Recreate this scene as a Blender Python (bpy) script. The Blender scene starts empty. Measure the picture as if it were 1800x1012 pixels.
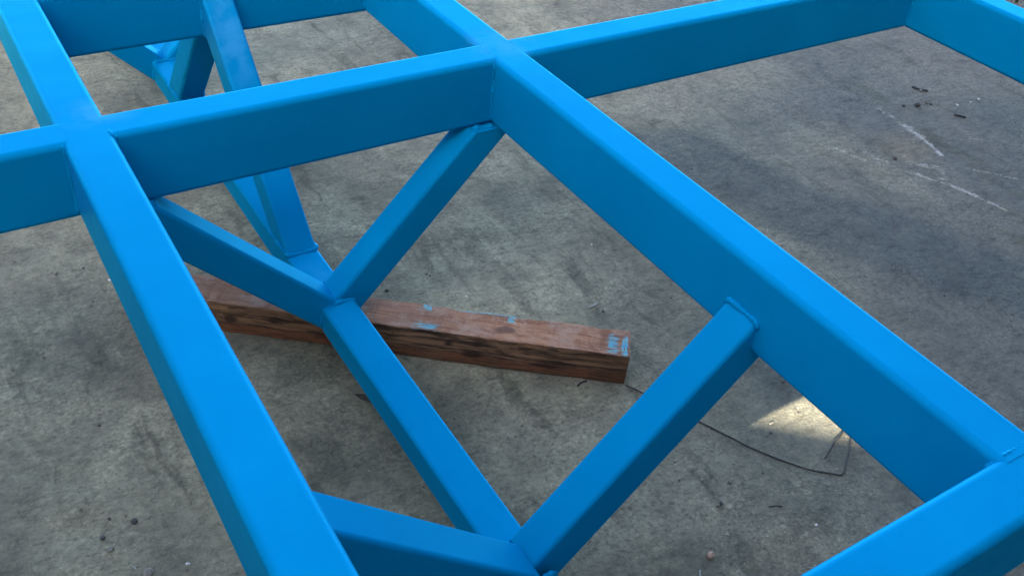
import bpy, bmesh, math, random
import numpy as np
from mathutils import Vector, Matrix
random.seed(7); RNG = np.random.default_rng(7)
S = bpy.context.scene
COL = S.collection
GZ = 0.526                      # top of the steel grid stands 0.526 m above the concrete

# ------------------------------------------------------------------ camera
cam = bpy.data.cameras.new('camera'); co = bpy.data.objects.new('camera', cam); COL.objects.link(co)
cam.sensor_width = 36.0; cam.lens = 36.0*1678.0/1800.0; cam.clip_start = 0.02; cam.clip_end = 400
right = Vector((0.84739222, -0.52516512, 0.07828168))
down = Vector((-0.27610169, -0.56175831, -0.77986887))
fwd = Vector((0.45353531, 0.63924111, -0.6210286))
M = Matrix((right, -down, -fwd)).transposed().to_4x4()
M.translation = Vector((-0.15772, -1.28490, 0.69778+GZ))
co.matrix_world = M
S.camera = co

# ------------------------------------------------------------------ sky, sun, exposure
SUNV = Vector((-1.092, -1.0, 0.7646)).normalized()          # towards the sun
EL = math.asin(SUNV.z); ROT = math.atan2(SUNV.x, SUNV.y)
w = bpy.data.worlds.new('World'); S.world = w; w.use_nodes = True
nt = w.node_tree
sky = nt.nodes.new('ShaderNodeTexSky'); sky.sky_type = 'NISHITA'; sky.sun_disc = False
sky.sun_elevation = EL; sky.sun_rotation = ROT
sky.air_density = 0.5; sky.dust_density = 1.3; sky.ozone_density = 0.0
nt.links.new(sky.outputs[0], nt.nodes['Background'].inputs[0])
nt.nodes['Background'].inputs[1].default_value = 0.15
sun = bpy.data.lights.new('sun', 'SUN'); so = bpy.data.objects.new('sun', sun); COL.objects.link(so)
sun.energy = 2.75; sun.angle = math.radians(0.45); sun.color = (1.0, 0.97, 0.90)
so.rotation_euler = (-SUNV).to_track_quat('-Z', 'Y').to_euler()
S.view_settings.view_transform = 'Standard'; S.view_settings.look = 'None'
S.view_settings.exposure = 3.46; S.view_settings.gamma = 1.0

# ------------------------------------------------------------------ helpers
def link(name, me, parent=None, mat=None):
    o = bpy.data.objects.new(name, me); COL.objects.link(o)
    if parent: o.parent = parent
    if mat is not None and me is not None and not me.materials: me.materials.append(mat)
    return o
def tag(o, label=None, cat=None, group=None, kind=None):
    for k, v in (('label', label), ('category', cat), ('group', group), ('kind', kind)):
        if v: o[k] = v
    return o

class NT:
    def __init__(s, name):
        s.m = bpy.data.materials.new(name); s.m.use_nodes = True
        s.t = s.m.node_tree; s.p = s.t.nodes['Principled BSDF']
    def n(s, typ, **kw):
        nd = s.t.nodes.new(typ)
        for k, v in kw.items():
            if k == 'ins':
                for i, val in v.items(): s.put(nd.inputs[i], val)
            else: setattr(nd, k, v)
        return nd
    def put(s, sock, val):
        if isinstance(val, bpy.types.NodeSocket): s.t.links.new(val, sock)
        else: sock.default_value = val
    def pos(s): return s.n('ShaderNodeNewGeometry').outputs['Position']
    def obj(s): return s.n('ShaderNodeTexCoord').outputs['Object']
    def mapping(s, v, scale=(1, 1, 1), rot=(0, 0, 0), loc=(0, 0, 0)):
        return s.n('ShaderNodeMapping', ins={0: v, 1: loc, 2: rot, 3: scale}).outputs[0]
    def noise(s, v, scale, detail=4, rough=.55, dist=0, out=0):
        return s.n('ShaderNodeTexNoise', ins={'Vector': v, 'Scale': scale, 'Detail': detail, 'Roughness': rough, 'Distortion': dist}).outputs[out]
    def voro(s, v, scale, feature='F1', out=0):
        return s.n('ShaderNodeTexVoronoi', feature=feature, ins={'Vector': v, 'Scale': scale}).outputs[out]
    def ramp(s, f, a, b, lo=0., hi=1., smooth=True):
        return s.n('ShaderNodeMapRange', interpolation_type='SMOOTHSTEP' if smooth else 'LINEAR', ins={0: f, 1: a, 2: b, 3: lo, 4: hi}).outputs[0]
    def math(s, op, a, b=0.):
        return s.n('ShaderNodeMath', operation=op, ins={0: a, 1: b}).outputs[0]
    def mix(s, f, a, b, mode='MIX'):
        nd = s.n('ShaderNodeMix', data_type='RGBA', blend_type=mode)
        s.put(nd.inputs[0], f); s.put(nd.inputs[6], a); s.put(nd.inputs[7], b)
        return nd.outputs[2]
    def bump(s, h, strength, dist, normal=None):
        nd = s.n('ShaderNodeBump', ins={'Height': h, 'Strength': strength, 'Distance': dist})
        if normal is not None: s.put(nd.inputs['Normal'], normal)
        return nd.outputs[0]
    def blob(s, v, c, r, soft=.6):
        """1 inside an ellipsoid about c with radii r, fading to 0 at its rim"""
        d = s.n('ShaderNodeVectorMath', operation='SUBTRACT', ins={0: v, 1: c}).outputs[0]
        d = s.n('ShaderNodeVectorMath', operation='DIVIDE', ins={0: d, 1: r}).outputs[0]
        l = s.n('ShaderNodeVectorMath', operation='LENGTH', ins={0: d}).outputs['Value']
        return s.ramp(l, 1-soft, 1., 1., 0.)
    def box(s, v, c, r, soft=.5):
        d = s.n('ShaderNodeVectorMath', operation='SUBTRACT', ins={0: v, 1: c}).outputs[0]
        d = s.n('ShaderNodeVectorMath', operation='DIVIDE', ins={0: d, 1: r}).outputs[0]
        x, y, z = s.sep(s.n('ShaderNodeVectorMath', operation='ABSOLUTE', ins={0: d}).outputs[0])
        return s.ramp(s.math('MAXIMUM', x, y), 1-soft, 1+soft, 1., 0.)
    def sep(s, v):
        return s.n('ShaderNodeSeparateXYZ', ins={0: v}).outputs
    def rgb(s, *c): return (c[0], c[1], c[2], 1.)

# ------------------------------------------------------------------ materials
def mat_paint():
    k = NT('blue_paint'); P = k.pos()
    big = k.noise(P, 5.0, 3); fine = k.noise(P, 60., 3)
    base = k.mix(k.ramp(big, .35, .65), k.rgb(0.000, 0.198, 0.365), k.rgb(0.000, 0.214, 0.392))
    # dry overspray left where joints were touched up after welding
    ov = None
    for c, r in (((0.690, 0.02, GZ), (.085, .085, .035)), ((0.341, 0.42, GZ-.10), (.05, .14, .12)),
                 ((0.03, 0.04, GZ), (.07, .06, .02)), ((.341, .03, .10), (.08, .07, .05))):
        b = k.blob(P, c, r, .8)
        ov = b if ov is None else k.math('MAXIMUM', ov, b)
    ovn = k.math('MULTIPLY', ov, k.ramp(k.noise(P, 28., 4), .30, .65))
    base = k.mix(k.math('MULTIPLY', ovn, .22), base, k.rgb(.12, .40, .66))
    # faint dust settled in specks
    dust = k.math('MULTIPLY', k.ramp(k.noise(P, 420., 2), .70, .78), .10)
    base = k.mix(dust, base, k.rgb(.28, .36, .45))
    k.put(k.p.inputs['Base Color'], base)
    rough = k.ramp(fine, .3, .7, .31, .38)
    k.put(k.p.inputs['Roughness'], k.math('ADD', rough, k.math('MULTIPLY', ovn, .2)))
    k.p.inputs['Specular IOR Level'].default_value = 0.
    b1 = k.bump(k.noise(P, 7., 2), .25, .010)
    b2 = k.bump(k.noise(P, 300., 1), .04, .0006, b1)
    k.put(k.p.inputs['Normal'], b2)
    # satin sheen of the pigmented coat
    gl = k.n('ShaderNodeBsdfGlossy', ins={'Color': k.rgb(.06, .62, .98), 'Normal': b1})
    k.put(gl.inputs['Roughness'], k.math('ADD', rough, k.math('MULTIPLY', ovn, .2)))
    fr = k.n('ShaderNodeFresnel', ins={'IOR': 1.28, 'Normal': b1}).outputs[0]
    mx = k.n('ShaderNodeMixShader', ins={0: fr, 1: k.p.outputs[0], 2: gl.outputs[0]})
    out = [n_ for n_ in k.t.nodes if n_.type == 'OUTPUT_MATERIAL'][0]
    k.t.links.new(mx.outputs[0], out.inputs['Surface'])
    return k.m
SMEARS = [((2.131, .21), (2.127, .12), .012), ((2.127, .12), (2.113, .032), .020), ((2.113, .032), (2.082, -.056), .007), ((1.888, .021), (1.914, -.012), .006),
          ((1.919, -.07), (1.972, -.161), .006), ((1.972, -.161), (2.01, -.31), .006), ((1.967, -.04), (2.019, -.101), .016), ((2.015, -.105), (1.975, -.135), .013),
          ((2.091, -.127), (2.17, -.219), .008), ((1.83, .10), (1.86, .02), .010)]
def mat_ground():
    k = NT('dusty_concrete'); P = k.pos()
    P2 = k.mapping(P, (1, 1, 0))
    warpc = k.noise(P2, 3., 3, out=1)
    warp = k.n('ShaderNodeVectorMath', operation='SUBTRACT', ins={0: warpc, 1: (.5, .5, .5)}).outputs[0]
    warp = k.n('ShaderNodeVectorMath', operation='SCALE', ins={0: warp, 'Scale': .16}).outputs[0]
    Q = k.n('ShaderNodeVectorMath', operation='ADD', ins={0: P2, 1: warp}).outputs[0]
    # broad tone: paler at the near left, darker and bluer at the right
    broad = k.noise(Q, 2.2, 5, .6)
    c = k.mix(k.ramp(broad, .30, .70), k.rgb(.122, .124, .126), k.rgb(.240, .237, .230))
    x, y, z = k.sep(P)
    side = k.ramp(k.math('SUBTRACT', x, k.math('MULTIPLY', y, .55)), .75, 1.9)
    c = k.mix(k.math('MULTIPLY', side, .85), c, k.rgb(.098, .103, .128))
    # swept / washed streaks running along the frame's long beams
    st = k.noise(k.mapping(Q, (9., 1.7, 1), (0, 0, .12)), 1.6, 5, .62)
    c = k.mix(k.math('MULTIPLY', k.ramp(st, .54, .655), .66), c, k.rgb(.078, .081, .079))
    st2 = k.noise(k.mapping(Q, (10., 2.6, 1), (0, 0, .6)), 2.1, 5, .65)
    c = k.mix(k.math('MULTIPLY', k.ramp(st2, .56, .70), k.math('SUBTRACT', .55, k.math('MULTIPLY', side, .42))), c, k.rgb(.28, .272, .262))
    # stains with their own shape
    def seg(a, b_, r, V=None):
        V = V or P
        ax, ay = a; dx, dy = b_[0]-ax, b_[1]-ay; L2 = dx*dx+dy*dy
        px = k.math('SUBTRACT', k.sep(V)[0], ax); py = k.math('SUBTRACT', k.sep(V)[1], ay)
        t = k.math('DIVIDE', k.math('ADD', k.math('MULTIPLY', px, dx), k.math('MULTIPLY', py, dy)), L2)
        t = k.n('ShaderNodeClamp', ins={0: t}).outputs[0]
        ex = k.math('SUBTRACT', px, k.math('MULTIPLY', t, dx)); ey = k.math('SUBTRACT', py, k.math('MULTIPLY', t, dy))
        d = k.math('SQRT', k.math('ADD', k.math('MULTIPLY', ex, ex), k.math('MULTIPLY', ey, ey)))
        return k.ramp(d, 0., r, 1., 0.)
    def stain(lst, col, amt, soft=.8):
        nonlocal c
        m = None
        for cx, cy, rx, ry in lst:
            b = k.blob(Q, (cx, cy, 0), (rx, ry, 1), soft)
            m = b if m is None else k.math('MAXIMUM', m, b)
        c = k.mix(k.math('MULTIPLY', m, amt), c, k.rgb(*col))
    stain([(1.05, -.40, .12, .16), (2.5, .0, .25, .22)], (.074, .088, .108), .75)
    bd = None                                            # a broad dark blue-grey swath across the right bay
    for a, b_, r in (((1.22, .38), (1.46, .20), .20), ((1.46, .20), (1.52, -.08), .20), ((1.52, -.08), (1.63, -.27), .20), ((1.63, -.27), (1.80, -.62), .22)):
        m_ = seg(a, b_, r, Q); bd = m_ if bd is None else k.math('MAXIMUM', bd, m_)
    bd = k.math('MULTIPLY', k.ramp(bd, .05, .65), k.ramp(k.noise(Q, 9., 5, .65), .25, .55, .55, 1.))
    c = k.mix(k.math('MULTIPLY', bd, .72), c, k.rgb(.056, .070, .094))
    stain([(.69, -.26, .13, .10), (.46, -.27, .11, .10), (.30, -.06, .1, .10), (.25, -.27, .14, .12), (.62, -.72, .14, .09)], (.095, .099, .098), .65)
    stain([(1.83, .135, .16, .18), (1.92, .57, .3, .2), (1.87, -.05, .1, .2), (-.08, .5, .16, .3), (.72, .04, .14, .13)], (.225, .224, .226), .35)
    stain([(2.02, .02, .10, .12), (1.12, -.05, .10, .12), (.80, -.78, .10, .07)], (.19, .165, .15), .45)
    # plaster smears
    sm = None
    for a, b_, r in SMEARS:
        m_ = seg(a, b_, r); sm = m_ if sm is None else k.math('MAXIMUM', sm, m_)
    sm = k.math('MULTIPLY', sm, k.ramp(k.noise(P2, 70., 6, .8), .48, .60))
    c = k.mix(k.math('MULTIPLY', sm, .70), c, k.rgb(.46, .46, .47))
    # fine mottling and sand
    mul = lambda f, v: k.mix(f, c, k.mix(1., c, k.rgb(*v), 'MULTIPLY'))
    mot = k.noise(Q, 14., 7, .72)
    c = mul(k.math('MULTIPLY', k.ramp(mot, .45, .62), .50), (1.38, 1.36, 1.33))
    c = mul(k.math('MULTIPLY', k.ramp(mot, .47, .34), .55), (.62, .63, .64))
    drag = k.noise(k.mapping(P2, (1., 3.2, 1), (0, 0, -.55)), 13., 8, .76, .35)
    c = mul(k.math('MULTIPLY', k.ramp(drag, .52, .64), .50), (.52, .53, .54))
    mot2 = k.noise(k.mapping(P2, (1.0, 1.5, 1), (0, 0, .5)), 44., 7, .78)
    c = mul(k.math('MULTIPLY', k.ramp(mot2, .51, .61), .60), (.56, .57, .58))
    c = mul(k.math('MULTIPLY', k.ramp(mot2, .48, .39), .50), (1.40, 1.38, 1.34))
    grain = k.noise(P2, 135., 4, .72)  # relief shading put into the colour: crests lightened, pits darkened
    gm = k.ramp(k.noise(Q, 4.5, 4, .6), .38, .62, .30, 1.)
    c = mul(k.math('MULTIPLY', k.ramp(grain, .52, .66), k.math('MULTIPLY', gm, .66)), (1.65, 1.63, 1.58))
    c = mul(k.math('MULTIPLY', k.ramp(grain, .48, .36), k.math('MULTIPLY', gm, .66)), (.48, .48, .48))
    # hairline cracks
    vd = k.voro(k.n('ShaderNodeVectorMath', operation='ADD', ins={0: Q, 1: k.n('ShaderNodeVectorMath', operation='SCALE', ins={0: k.noise(P2, 14., 4, out=1), 'Scale': .08}).outputs[0]}).outputs[0], 1.15, 'DISTANCE_TO_EDGE')
    ck = k.math('MULTIPLY', k.ramp(vd, .0006, .0026, 1, 0), k.ramp(k.noise(P2, 3.4, 2), .5, .62))
    c = k.mix(k.math('MULTIPLY', ck, .28), c, k.rgb(.05, .05, .05))
    c = k.mix(1., c, k.rgb(1.62, 1.42, .875), 'MULTIPLY')
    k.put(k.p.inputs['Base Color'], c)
    k.p.inputs['Roughness'].default_value = .92
    k.p.inputs['Specular IOR Level'].default_value = .22
    b = k.bump(k.noise(Q, 18., 5, .6), .6, .008)
    b = k.bump(drag, .6, .0045, b)
    b = k.bump(k.noise(k.mapping(P2, (1.0, 1.7, 1), (0, 0, .5)), 60., 6, .75), 1., .0090, b)
    b = k.bump(grain, 1., .0060, b)
    b = k.bump(k.math('MULTIPLY', ck, -1.), .5, .002, b)
    k.put(k.p.inputs['Normal'], b)
    return k.m
def mat_timber():
    k = NT('weathered_timber'); O = k.obj()
    x, y, z = k.sep(O)
    g = k.noise(k.mapping(O, (5., 70., 70.)), 1.6, 6, .65, .6)
    g2 = k.noise(k.mapping(O, (14., 190., 190.)), 1.5, 5, .7)
    blot = k.noise(O, 11., 5, .6)
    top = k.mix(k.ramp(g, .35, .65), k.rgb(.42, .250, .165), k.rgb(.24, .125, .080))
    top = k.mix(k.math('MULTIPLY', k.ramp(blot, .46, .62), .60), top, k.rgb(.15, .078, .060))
    top = k.mix(k.math('MULTIPLY', k.ramp(k.noise(k.mapping(O, (1., 2.2, 1.)), 38., 7, .8), .48, .60), .60), top, k.rgb(.52, .36, .28))
    saw = k.noise(k.mapping(O, (150., 5., 5.)), 1.7, 4, .65)
    top = k.mix(k.math('MULTIPLY', k.ramp(saw, .55, .66), .26), top, k.rgb(.42, .30, .22))
    top = k.mix(k.math('MULTIPLY', k.ramp(saw, .44, .34), .22), top, k.rgb(.13, .075, .05))
    sp = k.blob(O, (.60, .030, .07), (.045, .022, .03), 1.)
    top = k.mix(k.math('MULTIPLY', k.ramp(k.math('ADD', sp, k.math('MULTIPLY', k.math('SUBTRACT', blot, .5), 1.2)), .45, .75), .7), top, k.rgb(.10, .060, .058))
    # greyer at the left, fresher orange brown towards the right end
    lf = k.ramp(x, .42, .58, 1., 0.)
    top = k.mix(k.math('MULTIPLY', lf, .55), top, k.mix(k.ramp(g2, .4, .62), k.rgb(.30, .205, .165), k.rgb(.19, .115, .095)))
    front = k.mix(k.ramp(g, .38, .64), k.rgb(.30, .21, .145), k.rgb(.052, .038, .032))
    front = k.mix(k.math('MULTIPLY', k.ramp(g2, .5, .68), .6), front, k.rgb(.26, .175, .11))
    low = k.ramp(k.math('ADD', z, k.math('MULTIPLY', k.math('SUBTRACT', g, .5), .030)), .022, .028, 1., 0.)
    red = k.mix(k.ramp(g2, .38, .64), k.rgb(.23, .115, .068), k.rgb(.075, .038, .028))
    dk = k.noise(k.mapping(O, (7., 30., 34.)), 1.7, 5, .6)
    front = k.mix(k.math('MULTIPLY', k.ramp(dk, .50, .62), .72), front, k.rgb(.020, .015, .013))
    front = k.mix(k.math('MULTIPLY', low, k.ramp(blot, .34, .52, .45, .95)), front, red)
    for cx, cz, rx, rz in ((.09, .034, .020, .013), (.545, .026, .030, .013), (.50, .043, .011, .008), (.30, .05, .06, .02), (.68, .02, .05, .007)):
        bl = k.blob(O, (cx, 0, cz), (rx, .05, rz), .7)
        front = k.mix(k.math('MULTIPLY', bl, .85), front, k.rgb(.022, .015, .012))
    endg = k.ramp(x, .73, .80)
    front = k.mix(k.math('MULTIPLY', endg, .5), front, k.rgb(.085, .055, .036))
    top = k.mix(k.math('MULTIPLY', k.ramp(k.noise(O, 16., 6, .7), .46, .64), .50), top, k.rgb(.44, .40, .40))
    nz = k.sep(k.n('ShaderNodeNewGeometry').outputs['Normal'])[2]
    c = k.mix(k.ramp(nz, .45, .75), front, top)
    # blue paint dragged over the edges
    dry = k.ramp(k.noise(k.mapping(O, (26., 190., 60.)), 2.0, 5, .7), .36, .64)
    dryx = k.ramp(k.noise(k.mapping(O, (150., 30., 60.)), 2.0, 5, .7), .36, .64)
    pm = None
    for cx, cy, rx, ry, d, amp in ((.449, .066, .008, .008, dryx, 1.5), (.459, .011, .014, .009, dry, 1.6), (.565, .0712, .055, .0042, dryx, .8),
                                   (.609, .061, .007, .010, dry, 1.3), (.801, .028, .008, .023, dry, 1.7), (.8225, .027, .0055, .025, dryx, .9)):
        b = k.math('ADD', k.box(O, (cx, cy, .07), (rx, ry, 1.), .5), k.math('MULTIPLY', k.math('SUBTRACT', d, .55), amp))
        b = k.math('MULTIPLY', k.ramp(b, .45, .70), k.box(O, (cx, cy, .07), (rx*1.9, ry*1.5, 1.), .15))
        pm = b if pm is None else k.math('MAXIMUM', pm, b)
    pm = k.math('MULTIPLY', pm, k.ramp(nz, .3, .6))
    c = k.mix(k.math('MULTIPLY', pm, .78), c, k.mix(k.ramp(g2, .4, .6), k.rgb(.03, .30, .52), k.rgb(.20, .42, .48)))
    c = k.mix(1., c, k.mix(pm, k.rgb(.87, .65, .44), k.rgb(.8, 1., .80)), 'MULTIPLY')
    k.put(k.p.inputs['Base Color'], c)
    k.p.inputs['Roughness'].default_value = .82; k.p.inputs['Specular IOR Level'].default_value = .25
    b = k.bump(g, .9, .0038); b = k.bump(g2, .6, .0010, b); b = k.bump(k.noise(O, 60., 4), .3, .002, b)
    k.put(k.p.inputs['Normal'], b)
    return k.m
def mat_plain(name, col, rough=.85, var=.35, scale=300., bump=.4):
    k = NT(name); O = k.pos()
    n = k.noise(O, scale, 4, .6)
    k.put(k.p.inputs['Base Color'], k.mix(k.ramp(n, .3, .7), k.rgb(*[v*(1-var) for v in col]), k.rgb(*[min(1, v*(1+var)) for v in col])))
    k.p.inputs['Roughness'].default_value = rough; k.p.inputs['Specular IOR Level'].default_value = .3
    k.put(k.p.inputs['Normal'], k.bump(n, bump, .001))
    return k.m
def mat_attr(name, rough=.9):
    k = NT(name)
    a = k.n('ShaderNodeAttribute', attribute_name='tone').outputs['Color']
    k.put(k.p.inputs['Base Color'], a); k.p.inputs['Roughness'].default_value = rough
    k.p.inputs['Specular IOR Level'].default_value = .25
    return k.m
PAINT = mat_paint(); CONC = mat_ground(); TIMB = mat_timber()
GRIT = mat_attr('loose_grit'); WIRE = mat_plain('rusty_wire', (.045, .038, .028), .6, .6, 60.)
WIRE_L = mat_plain('bare_wire', (.16, .145, .13), .55, .3, 90.)
STONE_D = mat_plain('dark_stone', (.070, .062, .050)); STONE_G = mat_plain('grey_stone', (.19, .165, .12)); STONE_P = mat_plain('pinkish_stone', (.33, .20, .13))
WHITE = mat_plain('plaster_white', (.62, .56, .45)); BARK = mat_plain('dark_twig', (.04, .035, .03)); STRAW = mat_plain('pale_straw', (.42, .40, .33))
BLOCK_GREY = mat_plain('blocker_grey', (.13, .135, .14), .6, .15, 4., .1)  # for the unseen light blockers only
LEAF = mat_plain('dark_weed', (.035, .060, .030), .6, .4, 30.)

# ------------------------------------------------------------------ ground sheet
def axis(a, b, step):
    inner = np.arange(a, b+1e-6, step)
    g = [.03*1.7**i for i in range(16)]
    return np.concatenate([a-np.array(g[::-1]), inner, b+np.array(g)])
xs = axis(-.55, 3.7, .012); ys = axis(-1.2, 2.05, .012)
def smooth_noise(X, Y, cell, seed):
    r = np.random.default_rng(seed); n = 64; T = r.random((n, n))
    fx = X/cell; fy = Y/cell; ix = np.floor(fx).astype(int); iy = np.floor(fy).astype(int)
    u = fx-ix; v = fy-iy; u = u*u*(3-2*u); v = v*v*(3-2*v)
    f = lambda a, b: T[a % n, b % n]
    return (f(ix, iy)*(1-u)+f(ix+1, iy)*u)*(1-v)+(f(ix, iy+1)*(1-u)+f(ix+1, iy+1)*u)*v-.5
def ground_h(X, Y):
    U = .8*X+.6*Y; V = -.6*X+.8*Y
    h = .0042*smooth_noise(U, V, .33, 1)+.0030*smooth_noise(U, V*.6, .11, 2)+.0016*smooth_noise(U*1.4, V*.8, .045, 3)
    # ridges a wheel has pressed at the left
    d = np.abs(X+.19+.03*np.sin(Y*9))
    h += .005*np.exp(-(d/.05)**2)*np.sin(Y*55+6*X+3*smooth_noise(X, Y, .2, 5))*smooth_noise(X, Y, .12, 6)*2
    fade = np.clip((3.6-np.abs(X-1.6))/1., 0, 1)*np.clip((3.-np.abs(Y-.4))/1., 0, 1)
    return h*fade-.0015
X, Y = np.meshgrid(xs, ys); Zg = ground_h(X, Y)
nx, ny = len(xs), len(ys)
me = bpy.data.meshes.new('concrete_ground')
idx = np.arange(nx*ny).reshape(ny, nx)
F = np.stack([idx[:-1, :-1], idx[:-1, 1:], idx[1:, 1:], idx[1:, :-1]], -1).reshape(-1, 4)
me.from_pydata(np.stack([X, Y, Zg], -1).reshape(-1, 3).tolist(), [], F.tolist())
me.polygons.foreach_set('use_smooth', np.ones(len(F), bool))
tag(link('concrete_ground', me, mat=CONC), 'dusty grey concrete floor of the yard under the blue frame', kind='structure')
gh = lambda x, y: float(ground_h(np.array([x]), np.array([y]))[0])

# ------------------------------------------------------------------ steel frame
frame = link('steel_frame', None)
tag(frame, 'bright blue welded steel lattice frame of square tubes lying over a timber', 'frame')
frame.location = (.341, -.03, GZ-.456)
FI = Matrix.Translation(frame.location).inverted()
def finish(bm, name, parent=frame, mat=PAINT, smooth=False):
    me = bpy.data.meshes.new(name); bmesh.ops.recalc_face_normals(bm, faces=bm.faces); bm.to_mesh(me); bm.free()
    o = link(name, me, parent, mat)
    if parent is frame: o.matrix_parent_inverse = FI
    if smooth: me.polygons.foreach_set('use_smooth', np.ones(len(me.polygons), bool))
    return o
def profile(wd, ht, r, seg=7):
    pts = []
    for cx, cy, a0 in ((wd/2-r, ht/2-r, 0), (-wd/2+r, ht/2-r, 90), (-wd/2+r, -ht/2+r, 180), (wd/2-r, -ht/2+r, 270)):
        for i in range(seg+1):
            a = math.radians(a0+90*i/seg); pts.append((cx+r*math.cos(a), cy+r*math.sin(a)))
    return pts
class Tube:
    """rectangular hollow section from P to Q; across is the direction of its width"""
    def __init__(s, P, Q, wd, ht, r, across=None):
        s.P = Vector(P); s.Q = Vector(Q); s.P.z += GZ; s.Q.z += GZ
        s.t = (s.Q-s.P).normalized()
        a = Vector(across) if across else Vector((0, 0, 1)).cross(s.t)
        s.a = (a-s.t*a.dot(s.t)).normalized(); s.b = s.t.cross(s.a)
        if s.b.z < 0: s.a = -s.a; s.b = s.t.cross(s.a)
        s.wd, s.ht, s.r = wd, ht, r
    def build(s, name, clips=(), extra=0.):
        bm = bmesh.new(); pr = profile(s.wd, s.ht, s.r)
        L = (s.Q-s.P).length+2*extra; n = max(2, int(L/.12)); rings = []
        for i in range(n+1):
            c = s.P-s.t*extra+s.t*(L*i/n)
            rings.append([bm.verts.new(c+s.a*u+s.b*v) for u, v in pr])
        m = len(pr)
        for A, B in zip(rings, rings[1:]):
            for j in range(m): bm.faces.new((A[j], A[(j+1) % m], B[(j+1) % m], B[j]))
        bm.faces.new(rings[0]); bm.faces.new(rings[-1])
        for co_, no in clips:                       # keep the side opposite to the normal
            co_ = Vector(co_); co_.z += GZ
            g = bm.verts[:]+bm.edges[:]+bm.faces[:]
            res = bmesh.ops.bisect_plane(bm, geom=g, plane_co=co_, plane_no=Vector(no), clear_outer=True)
            cut = [e for e in res['geom_cut'] if isinstance(e, bmesh.types.BMEdge)]
            if cut: bmesh.ops.holes_fill(bm, edges=[e for e in cut if e.is_boundary], sides=0)
        return finish(bm, name)
    def ring(s, co_, no, off=0.):
        co_ = Vector(co_); co_.z += GZ; no = Vector(no); out = []
        for u, v in profile(s.wd+2*off, s.ht+2*off, s.r+off, 4):
            p0 = s.P+s.a*u+s.b*v
            out.append(p0+s.t*((co_-p0).dot(no)/s.t.dot(no)))
        return out+[out[0]]
def bead(pts, r, world=True, rip=.09, lift=None, flat=1.):
    """a weld run: a rippled, slightly uneven round ridge following pts"""
    pts = [Vector(p) for p in pts]
    if not world:
        for p in pts: p.z += GZ
    dense = [pts[0]]
    for a, b in zip(pts, pts[1:]):
        n = max(1, int((b-a).length/.0017))
        dense += [a.lerp(b, (i+1)/n) for i in range(n)]
    bm = bmesh.new(); prev = None; ph = random.random()*6; m = 7; k1 = random.random()*9
    for i, p in enumerate(dense):
        t = (dense[min(i+1, len(dense)-1)]-dense[max(i-1, 0)])
        if t.length < 1e-9: continue
        t.normalize()
        u = t.orthogonal().normalized() if prev is None else (pu-t*pu.dot(t)).normalized()
        pu = u; v = t.cross(u)
        end = min(1., .35+min(i, len(dense)-1-i)*.2)
        rr = r*end*(1+rip*math.sin(i*1.25+ph)+.25*math.sin(i*.23+k1)+random.uniform(-.10, .10))
        q = p+Vector((random.uniform(-1, 1), random.uniform(-1, 1), random.uniform(-1, 1)))*r*.12
        ring = [bm.verts.new(q+(u*math.cos(2*math.pi*j/m)+v*math.sin(2*math.pi*j/m))*rr) for j in range(m)]
        if prev:
            for j in range(m): bm.faces.new((prev[j], prev[(j+1) % m], ring[(j+1) % m], ring[j]))
        else: bm.faces.new(ring)
        prev = ring
    bm.faces.new(prev)
    return finish(bm, 'weld_bead', smooth=True)

W, H, R = .0663, .12, .0092
X1, X2, X3 = 0., .68276, 1.78036
Y0, Y1, Y2, YF = .51415, 0., -1.05347, 1.0283
k = W/2
# long beams butt against the near end beam
for x in (X1, X2, X3):
    Tube((x, Y2+k-.010, -H/2), (x, 2.15 if x < 1 else .95, -H/2), W, H, R, (1, 0, 0)).build('long_beam')
def cross(y, xa, xb, dz=.0002):
    Tube((xa, y, -H/2-.0), (xb, y, -H/2), W, H-2*dz, R, (0, 1, 0)).build('cross_beam')
pen = k-R-.003
cross(Y2, X1-.05, X3+k+.02, .0009)
cross(Y1, -.80, X1-pen); cross(Y1, X1+pen, X2-pen); cross(Y1, X2+pen, X3-pen)
cross(Y0, X1+pen, X2-pen); cross(YF, X1+pen, X2-pen)
# weld runs at the crossings: up the near face, and a dressed run over the top
def crossing(xL, yC, side, top=True, r=.0026):
    xs_ = xL+side*k
    bead([(xs_+side*.0005, yC-k-.0002, -.004-.001), (xs_+side*.0008, yC-k, -.05), (xs_+side*.0008, yC-k, -H+.006)], r, False)
    if top:
        bead([(xs_, yC+k, -.006), (xs_, yC+k, -.03)], .0022, False)
for xL, yC, sd in ((X1, Y1, -1), (X1, Y1, 1), (X2, Y1, -1), (X2, Y1, 1), (X3, Y1, -1), (X1, Y0, 1), (X2, Y0, -1)):
    crossing(xL, yC, sd)
for xt, ya, yb in ((X2-k+.003, .026, -.014), (X1+k-.003, -.012, -k+.001), (X2+k-.004, .030, .006)):
    bead([(xt-.002, ya, -.0022), (xt, (ya+yb)/2, -.0012), (xt+.001, yb, -.0020)], .0024, False, .12)
for xt, yt in ((X2-k-.001, -k+.001), (X1+k+.002, -k+.002), (X1-k-.001, -k+.001)):     # stop lumps at the near corners
    bead([(xt-.003, yt+.003, -.0045), (xt, yt, -.005), (xt+.002, yt-.001, -.008)], .0032, False, .1)
# rounded weld fillet in the corner of the long beam and the near end beam
for xL, sd in ((X2, -1), (X1, 1)):
    bead([(xL+sd*k, Y2+k, -.007), (xL+sd*k, Y2+k, -H+.004)], .0045, False, .12)
bead([(X2-k+.006, Y2+k-.001, -.0014), (X2+k-.004, Y2+k-.001, -.0014)], .0020, False)

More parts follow.
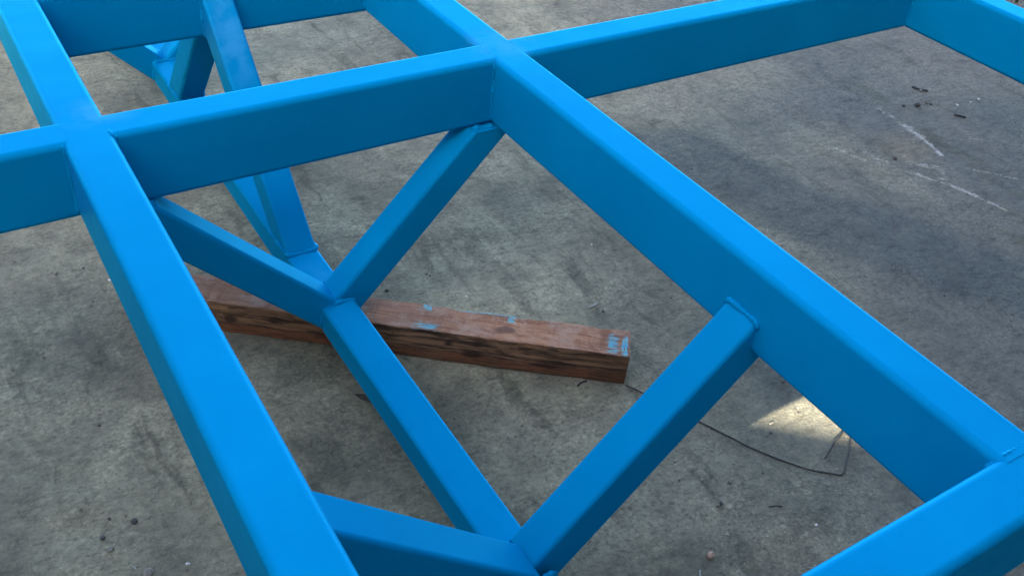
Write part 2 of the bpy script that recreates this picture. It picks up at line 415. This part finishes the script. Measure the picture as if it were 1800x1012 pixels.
# bottom chord, in lengths between the nodes
XC, ZT, CS, CH = .341, -.3974, .0625, .0587
ZC = ZT-CH/2; ZB = ZT-CH
N1a, N1b = -.0556, .0045; N2a, N2b = -.7050, -.6450; N0a, N0b = .990, 1.047
def chord(ya, yb):
    t = Tube((XC, ya, ZC), (XC, yb, ZC), CS, CH, .0068, (1, 0, 0)); t.build('bottom_chord'); return t
ch = chord(-1.12, N2a); chord(N2b, N1a); chord(N1b, N0a); chord(N0b, 2.0)
def over(y, r=.0040, dz=0.):      # a weld run over the top and down the left side of the chord
    c2 = CS/2+.0004
    bead([(XC-c2, y, ZT-.045), (XC-c2, y, ZT-.008), (XC-c2+.003, y, ZT-.002), (XC-c2+.008, y, ZT+.0006), (XC-.008, y, ZT+.0012),
          (XC+c2-.008, y, ZT+.0006), (XC+c2-.002, y, ZT-.003), (XC+c2, y, ZT-.010), (XC+c2, y, ZT-.04)], r, False)
# braces in the cross planes
def vbrace(P, Q, wd=.06, ht=.06, under=False):
    P = Vector(P); Q = Vector(Q)
    sd = 1 if Q.x > P.x else -1
    # lengthen past the node so that the mitre cuts it clean
    d = (P-Q).normalized(); t2 = Tube(P+d*.05, Q, wd, ht, .0066)
    t2.build('diagonal_brace', [((XC+sd*.0003, 0, 0), (-sd, 0, 0)), ((0, 0, ZB+.0006), (0, 0, -1))]+([((0, 0, -H-.0004), (0, 0, 1))] if under else []))
    return t2
b1l = vbrace((XC, -.0296, -.4364), (X1, -.0203, -.0914), .0605, .060, True)
b1r = vbrace((XC, -.0228, -.4366), (X2, -.0226, -.0836), .0580, .0615, True)
b2r = vbrace((XC, -.6640, -.4360), (X2, -.6677, -.0850), .0580, .0680)
b2l = vbrace((XC, -.6850, -.4190), (X1, -.6677, -.1027), .0630, .0604)
b0l = vbrace((XC, 1.0178, -.4364), (X1, 1.0309, -.0977)); b0r = vbrace((XC, 1.0178, -.4364), (X2, 1.0283, -.0950))
for ya in (N1a-.0012, N1b+.0012, N2a-.0012, N2b+.0012, N0a-.0012): over(ya)
zm = -.4364+.030*1.41
for yy, zz in ((-.026, zm), (-.672, zm+.002), (1.018, zm)):   # mitre seam between the two braces of a node
    bead([(XC, yy-.027, zz-.004), (XC, yy-.02, zz+.0005), (XC, yy+.02, zz+.0005), (XC, yy+.027, zz-.004)], .0036, False)
# where braces meet the beams
def ringbead(t, co_, no, r=.0028, above=False):
    run = []
    if not above: bead(t.ring(co_, no, .0006), r, True); return
    for p in t.ring(co_, no, .0006)*2:
        if p.z > GZ-H-.0014: run.append(p)
        elif len(run) > 3: break
        else: run = []
    if len(run) > 3: bead(run if len(run) < 42 else t.ring(co_, no, .0006), r, True)
for xa, xb in ((.611, X2-k+.001), (.070, X1+k-.001)):
    bead([(xa, -k-.003, -H+.001), (xa+(xb-xa)*.35, -k-.0080, -H-.0015), (xb, -k-.0090, -H-.0015)], .0068, False, .03)
ringbead(b2r, (X2-k-.0006, 0, 0), (1, 0, 0), .0040, True); ringbead(b2l, (k+.0006, 0, 0), (1, 0, 0), .0036, True)
# braces in the long plane, from the second cross beam down to the chord
steep = Tube((XC, .1540, -.3960), (XC, .5080, -.0470), .0585, .0640, .0066, (1, 0, 0))
steep.build('diagonal_brace', [((0, 0, ZT-.012), (0, 0, -1))], .03)
post = Tube((XC, .8196, ZT), (XC, .5496, -.1), .0615, .060, .0066, (1, 0, 0))
post.build('diagonal_brace', [((0, 0, ZT-.012), (0, 0, -1)), ((0, 0, -.07), (0, 0, 1))], .03)
ringbead(steep, (0, 0, ZT+.0010), (0, 0, 1), .0042); ringbead(post, (0, 0, ZT+.0010), (0, 0, 1), .0036)
ringbead(steep, (0, Y0-k-.0006, 0), (0, 1, 0), .0034)

# ------------------------------------------------------------------ timber bearer
def build_timber():
    x0, x1, wd, ht = -.105, .8315, .0722, .0696
    n = 190; bm = bmesh.new(); rings = []
    prof = []
    for cx, cy, a0 in ((wd-.0022, ht-.0022, 0), (.0022, ht-.0022, 90), (.0022, .0022, 180), (wd-.0022, .0022, 270)):
        for i in range(3):
            a = math.radians(a0+45*i); prof.append((cx+.0022*math.cos(a), cy+.0022*math.sin(a)))
    def edge(i, s): return math.sin(i*.31+s)*.0004+math.sin(i*.077+2*s)*.0009+random.uniform(-.0004, .0004)
    chip = {1: {}, 4: {}}
    for q in chip:
        for _ in range(16):
            c0 = random.randrange(n); dd = random.uniform(.0012, .004); wl = random.randrange(2, 7)
            for j in range(-wl, wl+1): chip[q][c0+j] = max(chip[q].get(c0+j, 0), dd*(1-abs(j)/(wl+1)))
    for i in range(n+1):
        x = x0+(x1-x0)*i/n; ring = []
        for j, (u, v) in enumerate(prof):
            q = j//3
            du = edge(i, q)*(1 if u > wd/2 else -1)*.8; dv = edge(i, q+9)*(.5 if v > ht/2 else 0)
            c_ = chip[4].get(i, 0) if q == 1 else chip[1].get(i, 0) if q == 0 else 0
            if c_: du += c_*(1 if q == 1 else -1)*.6; dv -= c_*.7
            # a long drying split under the near top edge
            ring.append(bm.verts.new((x+(random.uniform(-.0008, .0008) if i in (0, n) else 0), u+du, max(0.0, v+dv))))
        rings.append(ring)
    m = len(prof)
    for A, B in zip(rings, rings[1:]):
        for j in range(m): bm.faces.new((A[j], A[(j+1) % m], B[(j+1) % m], B[j]))
    bm.faces.new(rings[0]); bm.faces.new(rings[-1])
    return bm
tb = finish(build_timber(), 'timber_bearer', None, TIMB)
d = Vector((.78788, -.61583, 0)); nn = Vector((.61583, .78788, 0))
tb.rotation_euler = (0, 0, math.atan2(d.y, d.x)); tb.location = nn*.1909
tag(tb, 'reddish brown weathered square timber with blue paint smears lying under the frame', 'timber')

# ------------------------------------------------------------------ off to the left behind the viewer: added unseen sheet that blocks the sun, its hole shaping the sun patch
def build_blocker():
    hd = Vector((SUNV.x, SUNV.y, 0)).normalized(); side = Vector((-hd.y, hd.x, 0))
    C0 = Vector((.97, -.58, 0))+hd*3.4
    def onblocker(gx, gy):
        g = Vector((gx, gy, 0)); t = (C0-g).dot(hd)/SUNV.dot(hd); p = g+SUNV*t
        return (p-C0).dot(side), p.z
    hole = [onblocker(*p) for p in ((.834, -.449), (1.114, -.709), (1.18, -.62), (1.12, -.45))]
    cu = sum(h[0] for h in hole)/4; cv = sum(h[1] for h in hole)/4
    hole.sort(key=lambda h: math.atan2(h[1]-cv, h[0]-cu))
    rect = [(-2.9, 0.), (2.05, 0.), (2.05, 3.25), (-2.9, 3.25)]
    bm = bmesh.new()
    V = lambda u, v, o: bm.verts.new(C0+side*u+Vector((0, 0, v))+hd*o)
    for o in (0., .004):
        ou = [V(u, v, o) for u, v in rect]; hi = [V(u, v, o) for u, v in hole]
        ao = [math.atan2(v-cv, u-cu) for u, v in rect]
        st = min(range(4), key=lambda i: abs(ao[0]-math.atan2(hole[i][1]-cv, hole[i][0]-cu)))
        hi = hi[st:]+hi[:st]
        for i in range(4): bm.faces.new((ou[i], ou[(i+1) % 4], hi[(i+1) % 4], hi[i]))
    # taller piece added to block more sky glow on the right
    M3 = Matrix((side, hd, Vector((0, 0, 1)))).transposed().to_4x4(); M3.translation = C0+side*.75+hd*.008+Vector((0, 0, 3.6))
    bmesh.ops.create_cube(bm, size=1., matrix=M3 @ Matrix.Diagonal((2.7, .006, .9, 1)))
    return bm
light_blocker = finish(build_blocker(), 'blocker_sheet', None, BLOCK_GREY)
tag(light_blocker, 'added unseen grey sheet blocking the sun, with a hole shaped for the sun patch', 'light_blocker')

def blocker_panel(x, ya, yb, h):  # added unseen panel that cuts low sky light from the left
    bm = bmesh.new()
    bmesh.ops.create_cube(bm, size=1., matrix=Matrix.Translation((x, (ya+yb)/2, h/2)) @ Matrix.Diagonal((.004, yb-ya, h, 1)))
    return bm
def rear_blocker():  # added unseen slab that darkens the faces turned towards the viewer
    bm = bmesh.new()
    bmesh.ops.create_cube(bm, size=1., matrix=Matrix.Translation((6.2, -.73, 2.5)) @ Matrix.Rotation(.34, 4, 'Z') @ Matrix.Diagonal((13., .2, 5.0, 1)))
    return bm
tag(finish(rear_blocker(), 'blocker_slab', None, BLOCK_GREY), 'added unseen grey slab blocking sky light from behind the viewer', 'sky_blocker')
tag(finish(blocker_panel(-10., -1.4, 18., 9.0), 'blocker_sheet', None, BLOCK_GREY), 'added unseen grey sheet blocking low sky light from the left', 'light_blocker')

# ------------------------------------------------------------------ wire
def wire(name, pts, r, mat, parent=None):
    P = [Vector(p) for p in pts]; D = []
    for i in range(len(P)-1):
        p0, p1, p2, p3 = P[max(i-1, 0)], P[i], P[i+1], P[min(i+2, len(P)-1)]
        for s_ in range(6):
            t = s_/6
            D.append(.5*((2*p1)+(-p0+p2)*t+(2*p0-5*p1+4*p2-p3)*t*t+(-p0+3*p1-3*p2+p3)*t**3))
    D.append(P[-1])
    bm = bmesh.new(); prev = None; m = 6
    for i, p in enumerate(D):
        t = (D[min(i+1, len(D)-1)]-D[max(i-1, 0)]).normalized()
        u = Vector((0, 0, 1)).cross(t).normalized() if abs(t.z) < .95 else t.orthogonal().normalized()
        v = t.cross(u); rr = r*random.uniform(.9, 1.12)
        ring = [bm.verts.new(p+(u*math.cos(2*math.pi*j/m)+v*math.sin(2*math.pi*j/m))*rr) for j in range(m)]
        if prev:
            for j in range(m): bm.faces.new((prev[j], prev[(j+1) % m], ring[(j+1) % m], ring[j]))
        else: bm.faces.new(ring)
        prev = ring
    bm.faces.new(prev)
    return finish(bm, name, parent, mat, True)
wp = [(.775, -.364), (.791, -.3956), (.806, -.436), (.822, -.4733), (.838, -.502), (.852, -.533), (.866, -.5616), (.880, -.591), (.895, -.6185), (.914, -.647), (.935, -.6748), (.955, -.694), (.968, -.7055), (.976, -.7125)]
pts = [(x, y, gh(x, y)+.0012+.0004*math.sin(i*1.7)) for i, (x, y) in enumerate(wp)]
pts += [(.9795, -.7145, .0018), (.984, -.7135, .002), (.989, -.7095, .002), (1.028, -.683, .0028), (1.062, -.6590, .0035), (1.095, -.632, .004), (1.112, -.612, .004), (1.098, -.618, .0045), (1.0604, -.6434, .0038), (1.0212, -.6552, .0025), (.978, -.6742, .0018)]
wo = wire('wire', pts, .0016, WIRE)
tag(wo, 'thin rusty wire trailing from the timber end with a hooked loop under the right beam', 'wire')

# ------------------------------------------------------------------ stones, twigs, chips
def stone_mesh(seed, flat=.7, sharp=False):
    r = random.Random(seed); bm = bmesh.new()
    bmesh.ops.create_icosphere(bm, subdivisions=1 if sharp else 2, radius=.5)
    ax = [Vector((r.gauss(0, 1), r.gauss(0, 1), r.gauss(0, 1))).normalized() for _ in range(5)]
    for v in bm.verts:
        v.co *= 1+sum(.09*math.sin(3.3*v.co.dot(a)*2+i) for i, a in enumerate(ax))+r.uniform(-.06, .06)*(2 if sharp else 1)
        v.co.z *= flat
    zmin = min(v.co.z for v in bm.verts)
    for v in bm.verts: v.co.z -= zmin+.08
    me = bpy.data.meshes.new('stone'); bm.to_mesh(me); bm.free()
    return me
KINDS = {}
for nm, mt in (('d', STONE_D), ('g', STONE_G), ('p', STONE_P), ('w', WHITE)):
    KINDS[nm] = []
    for q in range(3):
        m_ = stone_mesh(hash(nm) % 7+q*13+ord(nm), .62+.12*q, nm in 'dw'); m_.materials.append(mt); KINDS[nm].append(m_)
def stone(x, y, s_, kind, label, group=None, cat='stone', sx=1., name='pebble'):
    o = link(name, random.choice(KINDS[kind])); o.location = (x, y, gh(x, y)); o.rotation_euler = (0, 0, random.uniform(0, 6.28))
    o.scale = (s_*sx, s_, s_*.9); return tag(o, label, cat, group)
LS = 'loose stones on the concrete'
for a in ((.501, .078, .0085, 'd', 'black stone crumb beside the timber, just right of the brace above it'),
          (-.084, -.253, .0115, 'd', 'dark angular stone, rightmost of the little cluster at the lower left'),
          (-.132, -.262, .0090, 'd', 'small round dark stone, leftmost of the lower left cluster'),
          (-.128, -.288, .0100, 'g', 'flat triangular grey stone chip at the lower left'),
          (-.089, -.353, .0150, 'g', 'grey stone half cut by the bottom edge of the picture at the left'),
          (.665, -.731, .0128, 'p', 'rounded pinkish pebble near the bottom edge, right of the lower brace'),
          (1.049, -.498, .0072, 'd', 'small dark stone beside the right beam, above the sunlit patch'),
          (1.941, -.009, .0150, 'd', 'dark crumbly lump in the upper right bay between the white scuffs'),
          (1.015, -.010, .0066, 'g', 'small pale stone right of centre, close to the long beam'),
          (2.212, .189, .0127, 'd', 'leftmost dark crumb of the row in the upper right bay'),
          (2.255, .174, .0200, 'd', 'largest dark crumb of the row in the upper right bay'),
          (2.476, .125, .0090, 'w', 'white chip of plaster at the right end of the dark debris'),
          (.749, -.660, .0085, 'd', 'dark crumb of dirt halfway between the lower brace and the wire'),
          (1.019, -.570, .0055, 'd', 'dark speck of dirt inside the sunlit patch')):
    stone(*a, LS)
rest = [(0.862, -0.173, 0.0058), (-0.120, 0.493, 0.0064), (-0.107, 0.489, 0.0051), (-0.007, 0.411, 0.0062), (-0.058, 0.413, 0.0075), (-0.021, 0.287, 0.0048), (-0.015, 0.297, 0.0048), (-0.127, 0.191, 0.0057), (-0.128, 0.177, 0.0057), (0.126, 0.199, 0.0046), (-0.036, 0.043, 0.0065), (-0.076, -0.005, 0.0053), (-0.082, -0.031, 0.0063), (-0.038, -0.073, 0.0041), (-0.026, -0.138, 0.0050), (-.115, -.229, .0058), (-.092, -.235, .0038), (2.297, 0.175, 0.0093), (2.301, 0.162, 0.0093), (2.343, 0.233, 0.0094), (0.955, -0.566, 0.0064), (0.936, -0.583, 0.0064), (0.892, -0.575, 0.0052), (0.811, -0.645, 0.0040), (0.858, -0.645, 0.0041), (0.793, -0.633, 0.0060), (0.742, -0.660, 0.0069), (0.549, -0.361, 0.0040), (0.520, -0.256, 0.0031), (0.701, -0.146, 0.0034), (0.451, -0.311, 0.0040), (0.658, -0.327, 0.0042), (0.625, 0.115, 0.0048), (0.601, 0.096, 0.0048), (0.932, -0.724, 0.0041), (0.619, -0.638, 0.0028), (0.633, -0.658, 0.0028), (1.991, 0.813, 0.0058), (1.662, 0.573, 0.0069), (1.792, 0.468, 0.0069), (1.047, -0.165, 0.0049), (0.971, 0.970, 0.0050), (1.402, 0.186, 0.0059), (1.548, -0.540, 0.0066), (1.463, -0.652, 0.0063), (1.568, -0.465, 0.0068), (1.546, -0.342, 0.0055)]
CI = co.matrix_world.inverted()
def pixel(x, y):
    q = CI @ Vector((x, y, 0)); return 900-1678*q.x/q.z, 506+1678*q.y/q.z
def where(x, y):
    u, v = pixel(x, y)
    if u < 200+.453*(v-500): return 'left of the near left beam'
    if u > 1244+(v-340)*1.3375: return 'right of the long right beam' if v > 160 or u > 1040 else 'beyond the middle cross beam'
    if v < 200: return 'beyond the middle cross beam'
    if y > .19-.782*x+.11: return 'on the concrete above the timber'
    if u < 600+(v-540)*.66: return 'between the left beam and the bottom tube'
    if v+u > 1860+.1*u or u > 1210: return 'right of the lower right brace'
    return 'between the timber and the lower brace'
ORD = 'first second third fourth fifth sixth seventh eighth ninth tenth eleventh twelfth thirteenth fourteenth fifteenth sixteenth seventeenth eighteenth nineteenth twentieth'.split()
count = {}
for i, (x, y, s_) in sorted(enumerate(rest), key=lambda e: pixel(e[1][0], e[1][1])[1]):
    kd = 'g' if i % 3 else 'd'; wh = where(x, y); cn = 'grey' if kd == 'g' else 'dark'
    count[cn, wh] = count.get((cn, wh), 0)+1
    stone(x, y, s_, kd, 'tiny %s crumb %s, %s from the top' % (cn, wh, ORD[count[cn, wh]-1]), LS)
for x, y, s_, lab in ((.979, .03, .0045, 'tiny white chip beside the long right beam, level with its middle'), (.028, .351, .0055, 'tiny white chip touching the left edge of the near left beam'),
                 (-.037, -.365, .0050, 'white chip at the bottom edge right of the lower left stones'), (2.376, .126, .008, 'white chip left of the lower dark twig in the upper right bay'),
                 (2.433, .121, .006, 'smallest white chip in the upper right bay, above the lower dark twig'), (.858, -.769, .005, 'tiny white chip near the near end beam, below the wire'),
                 (.639, -.006, .005, 'tiny white chip just above the middle of the timber')):
    stone(x, y, s_, 'w', lab, 'white chips on the concrete', 'chip', 1.5, 'plaster_chip')
TW = 'twigs and stalks on the concrete'
for name, p, r, mt, lab in (
    ('twig', [(2.339, .263), (2.346, .24), (2.364, .225)], .0028, BARK, 'dark twig, the upper of two in the upper right bay'),
    ('twig', [(2.311, .086), (2.320, .073), (2.329, .06)], .0026, BARK, 'dark twig, the lower of two in the upper right bay'),
    ('twig', [(.693, -.325), (.704, -.321), (.716, -.322)], .0018, BARK, 'small dark twig against the timber near its right end'),
    ('twig', [(.815, -.704), (.828, -.709), (.836, -.715)], .0010, BARK, 'thin dark stalk below the wire'),
    ('twig', [(.841, -.149), (.853, -.150), (.866, -.147)], .0014, STRAW, 'pale twig on the concrete above the timber end'),
    ('straw', [(.633, -.742), (.629, -.747), (.624, -.754)], .0011, STRAW, 'pale straw at the bottom edge below the pinkish pebble'),
    ('straw', [(-.109, -.326), (-.106, -.331), (-.104, -.338)], .0006, STRAW, 'tiny pale straw at the lower left')):
    tag(wire(name, [(x, y, gh(x, y)+r+.0006*(i == 1)) for i, (x, y) in enumerate(p)], r, mt), lab, 'twig' if name == 'twig' else 'straw', TW)
# curled dead leaf by the chord
def leaf():
    bm = bmesh.new(); g = []
    for i in range(7):
        row = []
        for j in range(4):
            t = i/6; wd = .0055*math.sin(math.pi*min(1, t*.95+.04))
            row.append(bm.verts.new((.322+.022*t+(j-1.5)*wd*.8, -.165-.040*t+(j-1.5)*wd*.35, .0015+.005*abs(j-1.5)/1.5+.004*math.sin(t*3.1))))
        g.append(row)
    for a, b in zip(g, g[1:]):
        for j in range(3): bm.faces.new((a[j], a[j+1], b[j+1], b[j]))
    bmesh.ops.solidify(bm, geom=bm.faces[:], thickness=.0006)
    return bm
tag(finish(leaf(), 'dead_leaf', None, mat_plain('dead_leaf', (.17, .14, .10)), True), 'curled brown dead leaf on the concrete beside the bottom tube', 'leaf')

# ------------------------------------------------------------------ grit and plaster dust, too fine to count
OCT = np.array([(1, 0, 0), (0, 1, 0), (-1, 0, 0), (0, -1, 0), (0, 0, 1), (0, 0, -.4)], float)
OF = np.array([(0, 1, 4), (1, 2, 4), (2, 3, 4), (3, 0, 4), (1, 0, 5), (2, 1, 5), (3, 2, 5), (0, 3, 5)])
def scatter(name, xy, size, tone, label, flat=.6):
    n = len(xy); V = OCT[None]*(1+RNG.uniform(-.35, .35, (n, 6, 3)))*size[:, None, None]
    V[..., 2] *= flat
    a = RNG.uniform(0, 6.28, n); c_, s_ = np.cos(a)[:, None], np.sin(a)[:, None]
    Vx = V[..., 0]*c_-V[..., 1]*s_; Vy = V[..., 0]*s_+V[..., 1]*c_
    z0 = ground_h(xy[:, 0], xy[:, 1])[:, None]
    V = np.stack([Vx+xy[:, :1], Vy+xy[:, 1:], V[..., 2]+z0+size[:, None]*.12], -1)
    F = OF[None]+6*np.arange(n)[:, None, None]
    me = bpy.data.meshes.new(name); me.from_pydata(V.reshape(-1, 3).tolist(), [], F.reshape(-1, 3).tolist())
    at = me.color_attributes.new('tone', 'FLOAT_COLOR', 'POINT')
    colr = np.ones((n, 6, 4)); colr[..., :3] = tone[:, None, :]
    at.data.foreach_set('color', colr.reshape(-1))
    return tag(link(name, me, mat=GRIT), label, kind='stuff')
n = 15000
xy = np.stack([RNG.uniform(-.32, 2.9, n*2), RNG.uniform(-1.05, 1.6, n*2)], -1)
dens = smooth_noise(xy[:, 0], xy[:, 1], .16, 21)+smooth_noise(xy[:, 0], xy[:, 1], .45, 22)
near = np.clip(1.6-(xy[:, 0]*.45+xy[:, 1]*.64+.6)*.45, .25, 1.2)
xy = xy[RNG.random(n*2) < np.clip(.5+dens, .08, 1)*near*.8]
sz = np.clip(.00080*np.exp(RNG.normal(0, .50, len(xy))), .0004, .0034)
tn = np.clip(np.exp(RNG.normal(-1.75, .55, len(xy))), .03, .5)[:, None]*np.array([1.15, .98, .70])
scatter('grit', xy, sz, tn, 'fine loose grit scattered over the concrete')
def dustline(lines, dens_):
    P = []; Sg = []
    for pts_, wd, d_ in lines:
        for (ax, ay), (bx, by) in zip(pts_, pts_[1:]):
            L = math.hypot(bx-ax, by-ay); m = int(L*dens_*d_)
            t = RNG.random(m); o = RNG.normal(0, wd, m)
            nxv, nyv = -(by-ay)/L, (bx-ax)/L
            P.append(np.stack([ax+(bx-ax)*t+nxv*o, ay+(by-ay)*t+nyv*o], -1))
    return np.concatenate(P)
dl = dustline([([(2.131, .222), (2.131, .168), (2.123, .09)], .007, 1.4), ([(2.127, .12), (2.123, .09), (2.113, .032)], .007, 5.0), ([(2.113, .032), (2.094, -.023), (2.082, -.056)], .004, 4.0),
               ([(1.888, .021), (1.914, -.012)], .006, .7), ([(1.914, -.012), (1.919, -.07), (1.939, -.086)], .008, .35),
               ([(1.939, -.086), (1.953, -.125), (1.972, -.161), (1.989, -.204), (1.999, -.249), (2.01, -.31)], .0035, 2.6),
               ([(1.967, -.04), (2.002, -.068), (2.019, -.101), (2.004, -.118), (1.975, -.135)], .007, 1.6),
               ([(2.091, -.127), (2.146, -.193), (2.17, -.219)], .010, .4), ([(1.86, .10), (1.80, .02), (1.83, -.06)], .04, .08)], 5200)
keep = RNG.random(len(dl)) < np.clip(.30+1.9*smooth_noise(dl[:, 0], dl[:, 1], .016, 31),   .04, 1.)
dl = dl[keep]
scatter('plaster_dust', dl, np.clip(.00066*np.exp(RNG.normal(0, .45, len(dl))), .0003, .0018), np.clip(RNG.normal(.42, .09, len(dl)), .2, .6)[:, None]*np.array([1.12, 1., .80]),
        'streaks of white plaster dust scuffed over the concrete', .3)

# ------------------------------------------------------------------ weeds at the far edge of the slab
def weeds():
    bm = bmesh.new()
    for _ in range(900):
        x = 3.30+abs(random.gauss(0, .45)); y = random.uniform(.0, 1.9)
        a = random.uniform(0, 6.28); h = random.uniform(.03, .11); wd = random.uniform(.003, .008); ln = random.uniform(.2, .9)*h
        dx, dy = math.cos(a), math.sin(a); pv = None
        for i in range(4):
            t = i/3; ww = wd*(1-t*.9); cx = x+dx*ln*t*t; cy = y+dy*ln*t*t; z = h*t-.002
            a_ = bm.verts.new((cx-dy*ww, cy+dx*ww, z)); b_ = bm.verts.new((cx+dy*ww, cy-dx*ww, z))
            if pv: bm.faces.new((pv[0], pv[1], b_, a_))
            pv = (a_, b_)
    return bm
tag(finish(weeds(), 'weeds', None, LEAF), 'dark green weeds at the edge of the slab beyond the frame', kind='stuff')
